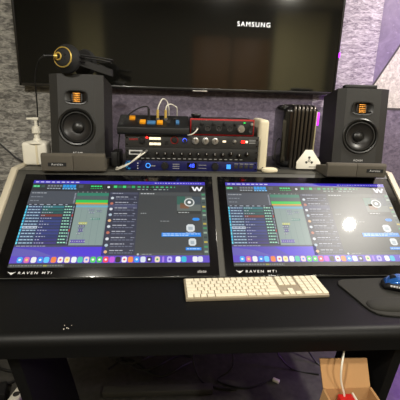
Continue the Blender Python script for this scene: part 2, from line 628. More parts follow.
    for k in range(10):
        v = .224 + k * .069
        s.disc(.463, v, .0090, ((206, 214, 222), (190, 110, 90), (222, 226, 232), (176, 196, 210), (226, 180, 130))[k % 5], 4)
        s.words(.482, .555, v - .014, .011, (184, 188, 200), 4, (.012, .026), .004)
        s.words(.585, .604, v - .014, .010, (150, 156, 176), 4, (.008, .014), .003)
        s.words(.482, .598, v + .012, .010, (112, 118, 140), 4, (.010, .022), .004)
    # chat pane
    s.rect(.612, .142, .972, .888, (60, 64, 66), 2)
    s.rect(.612, .142, .972, .186, (70, 74, 76), 3)
    s.words(.622, .70, .164, .012, (196, 200, 202), 4)
    s.words(.63, .66, .412, .010, (170, 174, 176), 4, (.006, .012))
    s.words(.74, .79, .505, .009, (150, 154, 156), 4)
    s.rect(.832, .196, .968, .420, (96, 104, 100), 3)
    s.rect(.832, .196, .880, .300, (44, 96, 84), 4)
    s.rect(.850, .280, .900, .350, (120, 84, 60), 4)
    s.rect(.920, .196, .968, .300, (60, 74, 84), 4)
    s.disc(.903, .272, .030, (212, 216, 212), 5, 20)
    s.disc(.903, .272, .023, (80, 90, 88), 6, 20)
    s.disc(.903, .272, .010, (240, 240, 240), 7, 14)
    s.rect(.832, .380, .968, .420, (44, 48, 48), 5)
    s.words(.84, .90, .400, .010, (200, 204, 204), 6)
    s.round(.938, .481, .046, .034, (34, 140, 236), 4)
    s.round(.906, .584, .046, .086, (214, 220, 222), 4)
    s.rect(.894, .570, .918, .606, (170, 182, 190), 5)
    s.words(.88, .935, .634, .008, (180, 186, 190), 4)
    s.rect(.749, .638, .962, .682, (30, 138, 238), 4)
    s.words(.756, .955, .652, .009, (200, 228, 250), 5)
    s.words(.756, .90, .668, .009, (200, 228, 250), 5)
    s.round(.914, .742, .040, .080, (214, 220, 222), 4)
    s.rect(.904, .73, .924, .766, (170, 182, 190), 5)
    s.rect(.878, .800, .960, .830, (30, 138, 238), 4)
    s.words(.884, .955, .815, .009, (200, 228, 250), 5)
    s.rect(.640, .858, .965, .886, (76, 80, 82), 3)
    s.disc(.630, .872, .006, (190, 196, 196), 4)
    s.words(.65, .70, .872, .009, (150, 154, 156), 4)
    # meter sliver
    s.rect(.972, .142, 1, .888, (70, 86, 84), 2)
    for k in range(14):
        s.rect(.977, .16 + k * .052, .995, .18 + k * .052, ((60, 150, 100), (150, 170, 150), (44, 60, 60), (190, 170, 70))[k % 4], 3)
    # dock
    s.rect(0, .885, 1, .958, (92, 66, 196), 3)
    icons = [(19, (60, 170, 246)), (25.7, (226, 110, 170)), (32.5, (238, 238, 240)), (39, (40, 140, 236)), (45, (90, 200, 250)), (52, (246, 130, 60)),
             (58.7, (244, 240, 236)), (65.3, (250, 236, 190)), (72, (240, 244, 246)), (78.2, (70, 200, 170)), (84.5, (240, 210, 220)), (91, (80, 214, 100)),
             (97.5, (60, 200, 90)), (103.8, (246, 60, 90)), (110, (200, 80, 220)), (116, (30, 30, 40)), (122.4, (246, 240, 240)), (128.7, (250, 140, 60)),
             (135, (40, 150, 246)), (141.4, (220, 230, 240)), (147.7, (40, 36, 70)), (156, (236, 220, 190)), (162, (170, 120, 230)), (168.6, (190, 180, 246)),
             (177.4, (246, 246, 250)), (183.4, (40, 190, 220)), (195, (240, 240, 244)), (200.5, (220, 224, 236))]
    dots = {0: (240, 250, 255), 3: (240, 246, 255), 1: (250, 220, 90), 6: (246, 90, 90), 10: (70, 150, 240), 11: (250, 255, 250), 12: (250, 255, 250),
            13: (255, 240, 244), 16: (230, 60, 80), 18: (230, 244, 255), 20: (250, 250, 255), 21: (70, 170, 90), 7: (250, 210, 70), 23: (90, 60, 190)}
    for k, (x, cc) in enumerate(icons):
        u = (x - 9.4) / 200.6
        w = .026 if k not in (22,) else .010
        s.round(u, .924, w, .058, cc, 5)
        if k in dots:
            s.disc(u, .924, .006, dots[k], 6, 10)
    # dim toolbar under the dock
    s.rect(0, .958, 1, 1, (8, 8, 10), 2)
    s.rect(.0, .966, .27, .996, (58, 62, 64), 3)
    s.words(.008, .26, .980, .014, (120, 124, 122), 4, (.006, .014), .004)
    s.rect(.168, .974, .186, .988, (150, 150, 50), 5)
    me = bpy.data.meshes.new('screen')
    s.bm.to_mesh(me)
    s.bm.free()
    me.materials.append(MAT['ui'])
    me.attributes.active_color_name = 'ui'
    return me


UIMESH = display_mesh()


def monitor(x_left, glass0, glass1, label):
    y, z = SP(0)
    t = thing('touch_monitor', label, 'monitor', (x_left, y, z), (T, 0, 0), 'touch monitors in the desk')
    b = MB()
    b.span((glass0 - x_left, -.032, -.0035), (glass1 - x_left, .378, .0), 'glass_black', .0012)
    b.build('glass_panel', t)
    s = bpy.data.objects.new('screen', UIMESH)
    COL.objects.link(s)
    s.location = (0, 0, .0004)
    s.parent = t
    b = MB()     # winged emblem
    e = .0006
    ex, ey = .0165, -.0175
    b.poly([(ex - .013, ey + .005, e), (ex - .004, ey + .0012, e), (ex, ey + .002, e), (ex, ey - .006, e), (ex - .005, ey - .002, e)][::-1], 'letter')
    b.poly([(ex + .013, ey + .005, e), (ex + .004, ey + .0012, e), (ex, ey + .002, e), (ex, ey - .006, e), (ex + .005, ey - .002, e)], 'letter')
    b.build('emblem', t)
    lettering('brand_lettering', 'RAVEN MTi', .0115, 'letter', t, (.0345, -.0178, .0006), (0, 0, 0), .0001, 'LEFT', .10, 1.5, .0001, 1.24)
    lettering('maker_lettering', 'slate', .0135, 'letter_dim', t, (.592, -.0165, .0006), (0, 0, 0), .0001, 'CENTER', .15, 1.0, .0002, 1.15)
    return t


monitor(-.4983, -.535, .149, 'left of the two touch monitors, without the bright lamp reflection')
monitor(-.4983 + .6958, .169, .850, 'right of the two touch monitors, with a bright lamp reflected in it')

# ------------------------------------------------------------------ speakers
SW, SH, SD = .197, .304, .23
TILT = R(-8.5)


def speaker(label, loc, yaw, SH):
    t = thing('studio_monitor_speaker', label, 'speaker', loc, (0, 0, 0), 'studio speakers on foam pads')
    t.rotation_mode = 'XYZ'
    t.rotation_euler = (TILT, 0, yaw)
    w = SW / 2
    ch = .032
    b = MB()
    bm = b.bm
    # front face with a woofer hole and a tweeter hole
    fw = w - ch
    outer = [bm.verts.new((x, 0, z)) for x, z in ((-fw, 0), (fw, 0), (fw, SH), (-fw, SH))]
    wz, wr = .112, .062
    hole = [bm.verts.new((wr * math.cos(2 * math.pi * k / 40), 0, wz + wr * math.sin(2 * math.pi * k / 40))) for k in range(40)]
    th = []
    for k in range(32):
        a = 2 * math.pi * k / 32
        c, s = math.cos(a), math.sin(a)
        th.append(bm.verts.new((.040 * abs(c) ** .6 * (1 if c > 0 else -1), 0, .221 + .024 * abs(s) ** .6 * (1 if s > 0 else -1))))
    edges = []
    for loop in (outer, hole, th):
        for i in range(len(loop)):
            edges.append(bm.edges.new((loop[i], loop[(i + 1) % len(loop)])))
    bmesh.ops.triangle_fill(bm, use_beauty=True, use_dissolve=False, edges=edges)
    cx = [(-fw, 0), (-w, .013), (-w, SD), (w, SD), (w, .013), (fw, 0)]
    for (x0, y0), (x1, y1) in zip(cx, cx[1:]):
        bm.faces.new([bm.verts.new(v) for v in ((x0, y0, 0), (x0, y0, SH), (x1, y1, SH), (x1, y1, 0))])
    for z in (0, SH):
        bm.faces.new([bm.verts.new((x, y, z)) for x, y in cx])
    bmesh.ops.remove_doubles(bm, verts=bm.verts, dist=1e-5)
    bmesh.ops.recalc_face_normals(bm, faces=bm.faces)
    b._mark(list(bm.faces), 'speaker_skin')
    b.build('cabinet', t, sharp=20)
    # woofer
    b = MB()
    prof = [(.0695, .0005), (.0695, -.004), (.066, -.006), (.061, -.0045), (.059, .001), (.056, -.003), (.052, -.003), (.049, .003),
            (.040, .010), (.024, .021), (.022, .021), (.020, .013), (.013, .009), (0, .007)]
    mats = ['cone_ring'] * 7 + ['cone'] * 2 + ['cap'] * 4
    b.lathe(prof, (0, 0, wz), (0, 1, 0), 'cone', 48, mats)
    wo = b.build('woofer', t)
    # tweeter: recessed waveguide and folded ribbon
    b = MB()

    def se(a, b_, y, n=32, p=.6):
        out = []
        for k in range(n):
            q = 2 * math.pi * k / n
            c, s = math.cos(q), math.sin(q)
            out.append((a * abs(c) ** p * (1 if c > 0 else -1), y, .221 + b_ * abs(s) ** p * (1 if s > 0 else -1)))
        return out
    loops = [se(.043, .027, .0005), se(.042, .026, -.0035), se(.038, .022, -.003), se(.020, .020, .012)]
    vr = [[b.bm.verts.new(v) for v in lp] for lp in loops]
    fs = []
    for A, B in zip(vr, vr[1:]):
        for k in range(32):
            fs.append(b.bm.faces.new((A[k], A[(k + 1) % 32], B[(k + 1) % 32], B[k])))
    fs.append(b.bm.faces.new(vr[-1]))
    bmesh.ops.recalc_face_normals(b.bm, faces=fs)
    b._mark(fs, 'cap')
    tw = b.build('tweeter', t)
    b = MB()
    for k in range(5):
        b.span((-.0135, .004, .2035 + k * .0072), (.0135, .0115, .2085 + k * .0072), 'copper', .001)
    b.build('ribbon', tw)['label'] = 'copper coloured folded ribbon'
    lettering('brand_lettering', 'ADAM', .0115, 'letter', t, (0, -.0004, .016), FRONT, spacing=1.2)
    return t


spkL = speaker('left of the two black speakers, headphones lying on it', (-.358, 1.392, .3130), R(1), .304)
spkR = speaker('right of the two black speakers, a small flat remote on it', (.741, 1.392, .3018), R(-9), .297)


def pad(label, loc, yaw, text, text_x, w=.113, lip=.066, wz=.0470):
    t = thing('foam_isolation_pad', label, 'speaker pad', loc, (0, 0, yaw), 'foam pads under the speakers')
    prof = [(0, .004), (.004, 0), (.238, 0), (.238, wz - .0325), (.0262, wz), (.0262, lip - .004), (.022, lip), (.006, lip), (0, lip - .008)]
    b = MB()
    b.prism([(-w / 2, y, z) for y, z in prof], (w, 0, 0), 'foam', .0025)
    b.build('foam_block', t)
    if text:
        b = MB(); b.span((text_x - .032, -.001, .020), (text_x + .032, .001, .0335), 'black_soft'); pl = b.build('name_plate', t)
        lettering('plate_lettering', text, .0115, 'letter', pl, (text_x, -.0012, .027), FRONT, spacing=1.15)
    return t


PZ = SHZ + .0006


def pads(cx, cy, z, yaw, labels, side, lip):
    for k, sx in ((0, -1), (1, 1)):
        c, s = math.cos(yaw), math.sin(yaw)
        px = sx * .0568
        pad(labels[k], (cx + px * c, cy + px * s, PZ), yaw, 'Auralex' if sx == side else '', .0 if side < 0 else .012, .113, lip, .0470 if side < 0 else .0408)


pads(-.362, 1.338, PZ, R(2), ('foam pad with a name plate under the left speaker', 'plain foam pad under the left speaker, beside the rack'), -1, .066)
pads(.694, 1.300, PZ, R(-2), ('plain foam pad under the right speaker, by the white card', 'foam pad with a name plate under the right speaker'), 1, .053)

# remote on the right speaker
b = MB(); b.span((-.062, -.018, 0), (.062, .018, .014), 'black', .003)
rm = b.build('remote_control', None, (.738, 1.457, .5930), (TILT, 0, R(-9)))
tag(rm, 'thin black remote lying on top of the right speaker', 'remote')

# ------------------------------------------------------------------ headphones
hp = thing('headphones', 'black studio headphones with gold ring on top of left speaker', 'headphones', (-.384, 1.473, .595))
axis = Vector((-.28, -.94, .12)).normalized()
HS = .86
c1 = Vector((-.002, -.062, .070))
c2 = c1 - axis * .10 + Vector((.030, 0, .000))


def cup(c, ax, name):
    b = MB()
    b.lathe([(r_ * HS, h_ * HS) for r_, h_ in ((0, .020), (.018, .021), (.034, .018), (.044, .010), (.050, -.002), (.058, -.010), (.060, -.022), (.055, -.032), (.030, -.034), (0, -.028))], c, ax, 'black_soft', 36)
    cp = b.build(name, hp)
    b = MB()
    if c is c1:
      b.lathe([(r_ * HS, h_ * HS) for r_, h_ in ((.037, .018), (.039, .0195), (.0415, .016), (.040, .012), (.037, .016))], c, ax, 'gold', 36)
    if c is c1:
      b.lathe([(.009, .017), (.012, .020), (.0145, .017), (.012, .0155)], c + Vector((-.014, 0, .002)), ax, 'gold', 24)
    if c is c1:
        b.build('gold_ring', cp)['label'] = 'gold ring'
    return cp


cup(c1, axis, 'ear_cup')
cup(c2, (-axis + Vector((.25, 0, 0))).normalized(), 'ear_cup')


def arc(z0, z1, reach, r, name, mat):
    b = MB()
    pts = []
    for k in range(13):
        a = math.pi * k / 12
        s = math.sin(a) ** .8
        base = c1.lerp(c2, k / 12)
        pts.append(base + Vector((.012 + reach * s, .02 * s, z0 * (1 - s) + z1 * s)))
    b.tube(pts, r, mat, 8, 3)
    return b.build(name, hp)


arc(.010, .002, .108, .0028, 'band_wire', 'black')
arc(.016, .010, .115, .0028, 'band_wire', 'black')
b = MB()
pts = []
for k in range(17):
    a = math.pi * k / 16
    s = math.sin(a) ** .8
    base = c1.lerp(c2, k / 16)
    pts.append(base + Vector((.014 + .108 * s, .02 * s, -.036 * s)))
for p0, p1 in zip(pts, pts[1:]):
    b.prism([p0 + Vector((0, 0, -.012)), p0 + Vector((0, 0, .012)), p0 + Vector((.0035, 0, .012)), p0 + Vector((.0035, 0, -.012))], p1 - p0, 'rubber')
b.build('head_strap', hp)
b = MB()
for bz in (.010, -.004):
    b.tube([c1 + Vector((.004, -.020, bz)), c1 + Vector((.03, -.006, bz - .002)), c1 + Vector((.07, .006, bz - .008))], .0032, 'black_gloss')
b.build('yoke', hp)
b = MB()
b.cyl(c1 + Vector((-.020, -.022, .004)), c1 + Vector((-.030, -.026, .0035)), .0065, 'gold', 14)
b.cyl(c1 + Vector((-.030, -.026, .0035)), c1 + Vector((-.064, -.028, .002)), .005, 'black', 14)
b.build('plug', hp)
w0 = hp.location
b = MB()
b.tube([c1 + Vector((-.062, -.028, .002)), Vector((-.49, 1.45, .655)) - w0, Vector((-.515, 1.47, .60)) - w0, Vector((-.528, 1.50, .50)) - w0, Vector((-.552, 1.56, .38)) - w0,
        Vector((-.55, 1.62, .30)) - w0, Vector((-.56, 1.70, .2735)) - w0], .0026, 'black')
b.build('cord', hp)

# ------------------------------------------------------------------ pump bottle
pb = thing('pump_bottle', 'white plastic pump bottle standing behind the left speaker pad', 'bottle', (-.536, 1.475, SHZ + .0005))
b = MB()
b.box((0, 0, .045), (.094, .062, .09), 'white', None, .010, 3)
b.lathe([(.040, .086), (.034, .092), (.016, .096), (.014, .104), (0, .104)], (.006, 0, 0), (0, 0, 1), 'white', 28)
b.build('body', pb)
b = MB()
b.span((.006, -.034, .004), (.014, -.0305, .082), 'cream', .001)
b.build('side_ridge', pb)
b = MB()
b.cyl((.006, 0, .100), (.006, 0, .124), .011, 'white', 20)
b.cyl((.006, 0, .124), (.006, 0, .144), .0175, 'white', 24)
b.cyl((.006, 0, .144), (.006, 0, .150), .014, 'white', 24)
b.build('collar', pb)
b = MB()
b.cyl((.006, 0, .150), (.006, 0, .174), .006, 'white', 16)
b.box((.006, 0, .178), (.024, .018, .011), 'white', None, .003)
b.box((-.014, -.004, .1785), (.024, .010, .008), 'white', None, .002)
b.build('pump_head', pb)

# ------------------------------------------------------------------ rack gear
GX0, GX1, GY = -.179, .331, 1.385
RZ = [SHZ + .0005, .3062, .3556, .4040]


def unit(name, label, k, mat, face_mat):
    z0, z1 = RZ[k], RZ[k + 1] - .0005
    t = thing(name, label, 'rack unit', ((GX0 + GX1) / 2, GY, z0), (0, 0, 0), 'rack units between the speakers')
    h = z1 - z0
    w = (GX1 - GX0) / 2
    b = MB(); b.span((-w + .012, .003, .0), (w - .012, .20, h), 'rack_dark', .001); b.build('chassis', t)
    b = MB(); b.span((-w, 0, 0), (w, .0035, h), face_mat, .0008); fp = b.build('faceplate', t)
    for sx in (-1, 1):
        for z in (h * .25, h * .75):
            b = MB(); b.cyl((sx * (w - .007), .001, z), (sx * (w - .007), -.0012, z), .003, 'black_gloss', 10); b.build('mounting_screw', t)
    return t, w, h


def X(x):      # world x to unit-local
    return x - (GX0 + GX1) / 2


# bottom: blue lit interface
t, w, h = unit('audio_interface', 'bottom rack unit with a glowing blue display and blue arc', 0, 'rack_dark', 'rack_blue_glow')
b = MB()
for k in range(10):
    a0, a1 = R(100 + k * 16), R(100 + (k + 1) * 16)
    r0, r1 = .012, .0195
    cx, cz = X(-.158), h / 2
    b.poly([(cx + r0 * 1.2 * math.cos(a0), -.0006, cz + r0 * .9 * math.sin(a0)), (cx + r1 * 1.2 * math.cos(a0), -.0006, cz + r1 * .9 * math.sin(a0)),
            (cx + r1 * 1.2 * math.cos(a1), -.0006, cz + r1 * .9 * math.sin(a1)), (cx + r0 * 1.2 * math.cos(a1), -.0006, cz + r0 * .9 * math.sin(a1))], 'arc_blue')
b.build('blue_arc', t)
b = MB()
for k in range(3):
    b.span((X(-.136), -.001, .006 + k * .010), (X(-.131), .0005, .009 + k * .010), 'letter')
b.build('status_lights', t)
b = MB(); b.lathe([(.0095, 0), (.0095, -.002), (.0072, -.002), (.0072, -.0005)], (X(-.094), 0, h / 2), (0, 1, 0), 'led_sky', 24)
b.span((X(-.088), -.0008, h / 2 - .0025), (X(-.066), .0, h / 2 + .001), 'letter_dim')
b.build('round_emblem', t)
b = MB(); b.lathe([(.0, -.010), (.013, -.009), (.0145, 0)], (X(-.03), 0, h / 2), (0, 1, 0), 'black', 28); b.build('large_knob', t)
b = MB()
for k in range(3):
    b.span((X(.0), -.0008, .008 + k * .008), (X(.026), .0, .0105 + k * .008), 'letter_dim')
b.build('faint_legend', t)
b = MB(); b.span((X(.056), -.0014, .007), (X(.092), 0, h - .006), 'black_gloss'); d = b.build('display', t)
lettering('display_digits', '48', .022, 'led_blue', d, (X(.074), -.0016, h / 2 + .001), FRONT)
b = MB(); b.span((X(.10), -.0008, .010), (X(.13), .0, .012), 'letter_dim'); b.span((X(.10), -.0008, .022), (X(.13), .0, .024), 'letter_dim'); b.build('legend', t)
b = MB(); b.lathe([(.0, -.010), (.013, -.009), (.0145, 0)], (X(.165), 0, h / 2), (0, 1, 0), 'black', 28); b.build('large_knob', t)
b = MB(); b.span((X(.210), -.0015, .010), (X(.226), 0, h - .011), 'led_sky'); b.build('blue_button', t)
for x in (.240, .260, .280, .300):
    b = MB(); b.span((X(x), -.0015, .012), (X(x + .014), 0, h - .013), 'rack_grey', .0006); b.span((X(x), -.0012, h - .009), (X(x + .016), 0, h - .0065), 'letter_dim'); b.build('button', t)
# middle: dark patch panel of knobs and sockets
t, w, h = unit('compressor_unit', 'middle rack unit with rows of black knobs and a plugged white cable', 1, 'rack_dark', 'rack_dark')
b = MB(); b.span((X(-.165), -.001, h * .45), (X(-.115), .0, h * .80), 'letter'); b.span((X(-.160), -.0015, h * .52), (X(-.12), .0, h * .70), 'rack_dark')
b.build('name_plate', t)
for k in range(12):
    b = MB()
    x = -.06 + k * .0315
    hz = h * .56 if k < 9 else h * .5 + .006 * (k % 2)
    r = .0075 if k < 8 else .0095
    b.lathe([(0, -.014), (r * .8, -.013), (r, 0)], (X(x), 0, hz), (0, 1, 0), 'black_gloss', 18)
    b.span((X(x) - .0008, -.0146, hz), (X(x) + .0008, -.0135, hz + r * .8), 'letter')
    b.build('knob', t)
b = MB()
for k in range(20):
    b.span((X(-.12 + k * .020), -.0006, h * .14), (X(-.109 + k * .020), 0, h * .20), 'letter_dim')
b.build('legend', t)
# top: preamp
t, w, h = unit('preamp_unit', 'top rack unit with a red light, white buttons and silver knobs', 2, 'rack_dark', 'rack_grey')
lettering('brand_lettering', 'WARM', .010, 'red_box', t, (X(-.147), -.0006, h * .62), FRONT)
b = MB(); b.lathe([(0, -.010), (.010, -.009), (.012, 0)], (X(-.117), 0, h * .55), (0, 1, 0), 'black', 24); b.build('input_socket', t)
b = MB(); b.lathe([(0, -.004), (.0035, -.002), (.004, 0)], (X(-.097), 0, h * .78), (0, 1, 0), 'led_red', 14); b.build('red_light', t)
for z in (.30, .72):
    b = MB()
    for k in range(3):
        b.span((X(-.088 + k * .0145), -.003, h * z - .0045), (X(-.0745 + k * .0145), 0, h * z + .0045), 'led_white', .0006)
    b.build('button_strip', t)
b = MB(); b.span((X(-.03), -.003, h * .3), (X(-.018), 0, h * .55), 'black'); b.build('switch', t)
b = MB(); b.lathe([(.0, -.009), (.009, -.008), (.010, 0)], (X(.006), 0, h * .62), (0, 1, 0), 'rack_dark', 24)
b.lathe([(.012, -.001), (.0145, -.0015), (.0145, 0)], (X(.006), 0, h * .62), (0, 1, 0), 'red', 24); b.build('red_ringed_knob', t)
b = MB(); b.lathe([(.0, -.009), (.007, -.008), (.008, 0)], (X(.045), 0, h * .62), (0, 1, 0), 'led_blue', 24)
b.lathe([(.0, -.010), (.0068, -.0092), (.0068, -.008)], (X(.045), 0, h * .62), (0, 1, 0), 'rack_dark', 24); b.build('blue_ringed_knob', t)
for x in (.086, .124, .161):
    b = MB(); b.lathe([(0, -.016), (.0085, -.015), (.0095, -.004), (.0125, -.003), (.013, 0)], (X(x), 0, h * .60), (0, 1, 0), 'silver', 26)
    b.span((X(x) - .001, -.0166, h * .60), (X(x) + .001, -.0155, h * .60 + .008), 'black'); b.build('silver_knob', t)
b = MB(); b.span((X(.190), -.003, h * .52), (X(.203), 0, h * .66), 'led_white', .0006); b.build('lit_button', t)
b = MB(); b.lathe([(0, -.008), (.005, -.007), (.008, 0)], (X(.236), 0, h * .60), (0, 1, 0), 'silver', 20); b.build('small_knob', t)
b = MB(); b.span((X(.262), -.002, h * .50), (X(.276), 0, h * .68), 'led_red'); b.build('red_meter', t)
b = MB(); b.span((X(.279), -.002, h * .50), (X(.287), 0, h * .68), 'led_white'); b.build('white_meter', t)
b = MB()
for k in range(3):
    b.span((X(.292), -.0006, h * (.46 + k * .12)), (X(.318), 0, h * (.51 + k * .12)), 'letter_dim')
b.build('legend', t)

# red interface on top of the rack
t = thing('red_audio_interface', 'small red audio interface on top of the rack, right side', 'audio interface', (.187, 1.386, RZ[3] + .0005))
w, h = .123, .063
b = MB()
b.span((-w + .001, .012, .0), (w - .001, .15, h - .001), 'rack_dark', .003)
b.build('case', t)
b = MB(); b.span((-w, .003, 0), (w, .013, h), 'red', .003); b.build('front_frame', t)['label'] = 'red front frame'
b = MB(); b.span((-w + .005, -.001, .006), (w - .005, .004, h - .006), 'black', .001); b.build('faceplate', t)
for x in (-.104, -.056, -.014, .028):
    b = MB()
    b.lathe([(.011, -.001), (.012, -.004), (.009, -.004), (.006, -.0015), (0, -.0015)], (x, 0, h * .45), (0, 1, 0), 'rack_grey', 20)
    b.build('input_socket', t)
for x in (-.080, -.035, .007, .048):
    b = MB(); b.lathe([(0, -.010), (.005, -.009), (.006, -.001)], (x, 0, h * .72), (0, 1, 0), 'rack_dark', 16); b.build('gain_knob', t)
b = MB(); b.lathe([(0, -.018), (.013, -.017), (.015, -.001)], (.070, 0, h * .45), (0, 1, 0), 'silver', 28); b.build('volume_knob', t)['label'] = 'silver volume knob'
b = MB(); b.lathe([(0, -.008), (.005, -.007), (.006, -.001)], (.112, 0, h * .72), (0, 1, 0), 'silver', 16); b.build('gain_knob', t)
b = MB(); b.lathe([(.007, -.001), (.0075, -.003), (.004, -.003), (0, -.001)], (.108, 0, h * .34), (0, 1, 0), 'rack_grey', 16); b.build('headphone_socket', t)
b = MB(); b.span((.08, -.002, h * .78), (.087, 0, h * .83), 'led_green'); b.build('green_light', t)
# little half-disc puck on top of red interface
b = MB(); b.lathe([(0, .017), (.018, .016), (.020, .012), (.012, 0), (0, 0)], (0, 0, 0), (0, 0, 1), 'black', 24)
o = b.build('rubber_knob', None, (.088, 1.42, RZ[3] + .0005 + .0622)); tag(o, 'small black round puck on the red interface', 'puck')

# controller with orange buttons
t = thing('pedal_controller', 'black sloped controller with orange buttons on the rack, left side', 'controller', (-.072, 1.372, RZ[3] + .0005))
w = .133
prof = [(0, 0), (-.004, .006), (-.004, .026), (.002, .030), (.105, .066), (.112, .062), (.112, 0)]
b = MB(); b.prism([(-w, y, z) for y, z in prof], (2 * w, 0, 0), 'black', .002); b.build('case', t)
SLR = Matrix.Rotation(math.atan2(.036, .103), 3, 'X')


def top(x, q):     # point on the sloped top, q from front to back
    return Vector((x, .002 + q * .103, .030 + q * .036))


def T_X(px):
    return -.133 + (px - 118.5) * .266 / 70


for px, q in ((131.5, .62), (142.5, .30), (159.5, .28)):
    b = MB(); b.box(top(T_X(px), q) + Vector((0, 0, .004)), (.022, .026, .010), 'orange', SLR, .002); b.build('orange_button', t)
b = MB(); b.box(top(T_X(151), .30) + Vector((0, 0, .002)), (.032, .026, .006), 'blue_btn', SLR, .001); b.build('blue_display', t)
for px in (139, 168, 177):
    b = MB(); b.box(top(T_X(px), .35) + Vector((0, 0, .003)), (.013, .03, .007), 'rack_grey' if px != 177 else 'blue_btn', SLR, .001); b.build('toggle', t)
SOCK = {}
for px in (148, 157, 165, 175):
    b = MB(); p0 = top(T_X(px), .62); b.cyl(p0 - Vector((0, 0, .004)), p0 + Vector((0, -.003, .006)), .007, 'silver' if px in (157, 165) else 'rack_grey', 16); b.build('socket', t)
    SOCK[px] = p0 + t.location + Vector((0, -.003, .006))


def cable(name, label, cat, pts, r, m, plugs=(), group=None, plug_m='gold'):
    o = thing(name, label, cat, pts[0], (0, 0, 0), group)
    z = Vector(pts[0])
    b = MB(); b.tube([Vector(p) - z for p in pts], r, m, 8, 8); b.build('cord', o)
    for p0, p1, rr in plugs:
        b = MB(); b.cyl(Vector(p0) - z, Vector(p1) - z, rr, plug_m, 14); b.build('plug', o)
    return o


for px, dx, hh in ((157, .040, .058), (165, .042, .040)):
    s = SOCK[px] + Vector((0, 0, .0005))
    e = s + Vector((dx, .045, .004))
    cable('patch_cable', 'white patch cable with gold plug, taller of the two loops' if px == 157 else 'white patch cable with gold plug, lower of the two loops', 'cable',
          [s + Vector((0, 0, .028)), s + Vector((.004, 0, .045)), s + Vector((.018, .012, hh + .012)), e + Vector((-.006, -.004, hh)), e + Vector((.002, 0, .03)), e + Vector((.002, .03, -.01)), e + Vector((0, .05, -.05))],
          .0024, 'white', [(s, s + Vector((0, 0, .030)), .005)], 'patch cables on the controller')
s = SOCK[148] + Vector((0, 0, .0005))
cable('black_cable', 'black cable arching from the controller down beside the left speaker', 'cable',
      [s + Vector((0, 0, .03)), (-.10, 1.43, .505), (-.135, 1.425, .495), (-.178, 1.41, .462), (-.196, 1.40, .42), (-.2045, 1.40, .37), (-.212, 1.41, .31), (-.215, 1.42, SHZ + .003)],
      .0026, 'black', [(s, s + Vector((0, 0, .034)), .0048)], None, 'black')
cable('instrument_cable', 'thin white cable plugged into the middle rack unit', 'cable',
      [(-.102, 1.366, .341), (-.118, 1.355, .330), (-.150, 1.352, .306), (-.185, 1.362, .288), (-.212, 1.384, SHZ + .008), (-.216, 1.45, SHZ + .004)], .0024, 'white',
      [((-.098, 1.3845, .344), (-.104, 1.364, .340), .0045)], None, 'silver')
cable('instrument_cable', 'second thin white cable plugged just left in the middle rack unit', 'cable',
      [(-.118, 1.366, .336), (-.134, 1.352, .322), (-.162, 1.350, .298), (-.190, 1.356, .282), (-.214, 1.374, SHZ + .0035), (-.219, 1.44, SHZ + .0035)], .0022, 'white',
      [((-.114, 1.3845, .340), (-.120, 1.364, .335), .0042)], None, 'silver')
cable('lead', 'short white lead plugged into the red interface front', 'cable',
      [(.091, 1.362, .431), (.085, 1.352, .424), (.074, 1.352, .414), (.060, 1.362, .408), (.048, 1.40, .4055)], .0024, 'white', [((.091, 1.3835, .433), (.0912, 1.361, .431), .0042)], None, 'silver')

# small black box beside left pad
b = MB(); b.span((-.0165, 0, 0), (.0165, .10, .062), 'black', .004)
o = b.build('adapter_box', None, (-.2252, 1.405 + .02, SHZ + .0005)); o.location.x = -.2235; tag(o, 'small black box between the left pad and the rack', 'box')

# white router + puck + ribbed tower + white card
t = thing('router', 'upright white router slab at the right end of the rack', 'router', (.3535, 1.405, SHZ + .0005))
b = MB(); b.box((0, .07, .1), (.040, .14, .199), 'cream', None, .012, 4); b.build('case', t)
b = MB(); b.cyl((.004, -.0004, .012), (.004, .002, .012), .003, 'rack_grey', 12); b.build('button', t)
b = MB(); b.lathe([(0, 0), (.026, 0), (.030, .006), (.028, .016), (.018, .022), (0, .023)], (0, 0, 0), (0, 0, 1), 'cream', 28)
o = b.build('earphone_case', None, (.382, 1.385, SHZ + .0005)); o.scale = (1.1, .6, .8); tag(o, 'small rounded white case in front of the router', 'case')

t = thing('ribbed_tower', 'glossy black ribbed tower beside the right speaker', 'device', (.516, 1.455, SHZ + .0005))
b = MB(); b.box((0, .085, .128), (.142, .17, .252), 'black_gloss', None, .026, 5); b.build('case', t)
b = MB()
for k in range(6):
    x = -.032 + k * .0158
    rr_ = .024
    pr_ = [(x - .0052, .15, .004), (x - .0052, -.010, .004)]
    pr_ += [(x - .0052, -.010 + rr_ - rr_ * math.cos(R(90 * q / 6)), .2575 - rr_ + rr_ * math.sin(R(90 * q / 6))) for q in range(7)]
    pr_ += [(x - .0052, .15, .2575)]
    b.prism(pr_, (.0104, 0, 0), 'gunmetal', .002)
b.build('front_ribs', t)
b = MB(); b.span((.0535, -.0125, .05), (.0580, .004, .235), 'clear_strip', .0015); b.build('pale_strip', t)['label'] = 'pale vertical strip'
b = MB(); b.box((.0655, .006, .205), (.008, .024, .052), 'purple_glow', None, .003); b.build('violet_glint', t)['label'] = 'violet reflection as a glowing piece'  # violet reflection on the tower edge, put in as a glowing piece
b = MB(); b.span((-.074, -.01, .0), (.074, .1, .006), 'black', .002); b.build('foot_plate', t)
b = MB()
b.tube([(-.072, .05, .12), (-.086, .04, .10), (-.090, .03, .05), (-.082, .03, .008)], .0025, 'black')
b.build('cord', t)

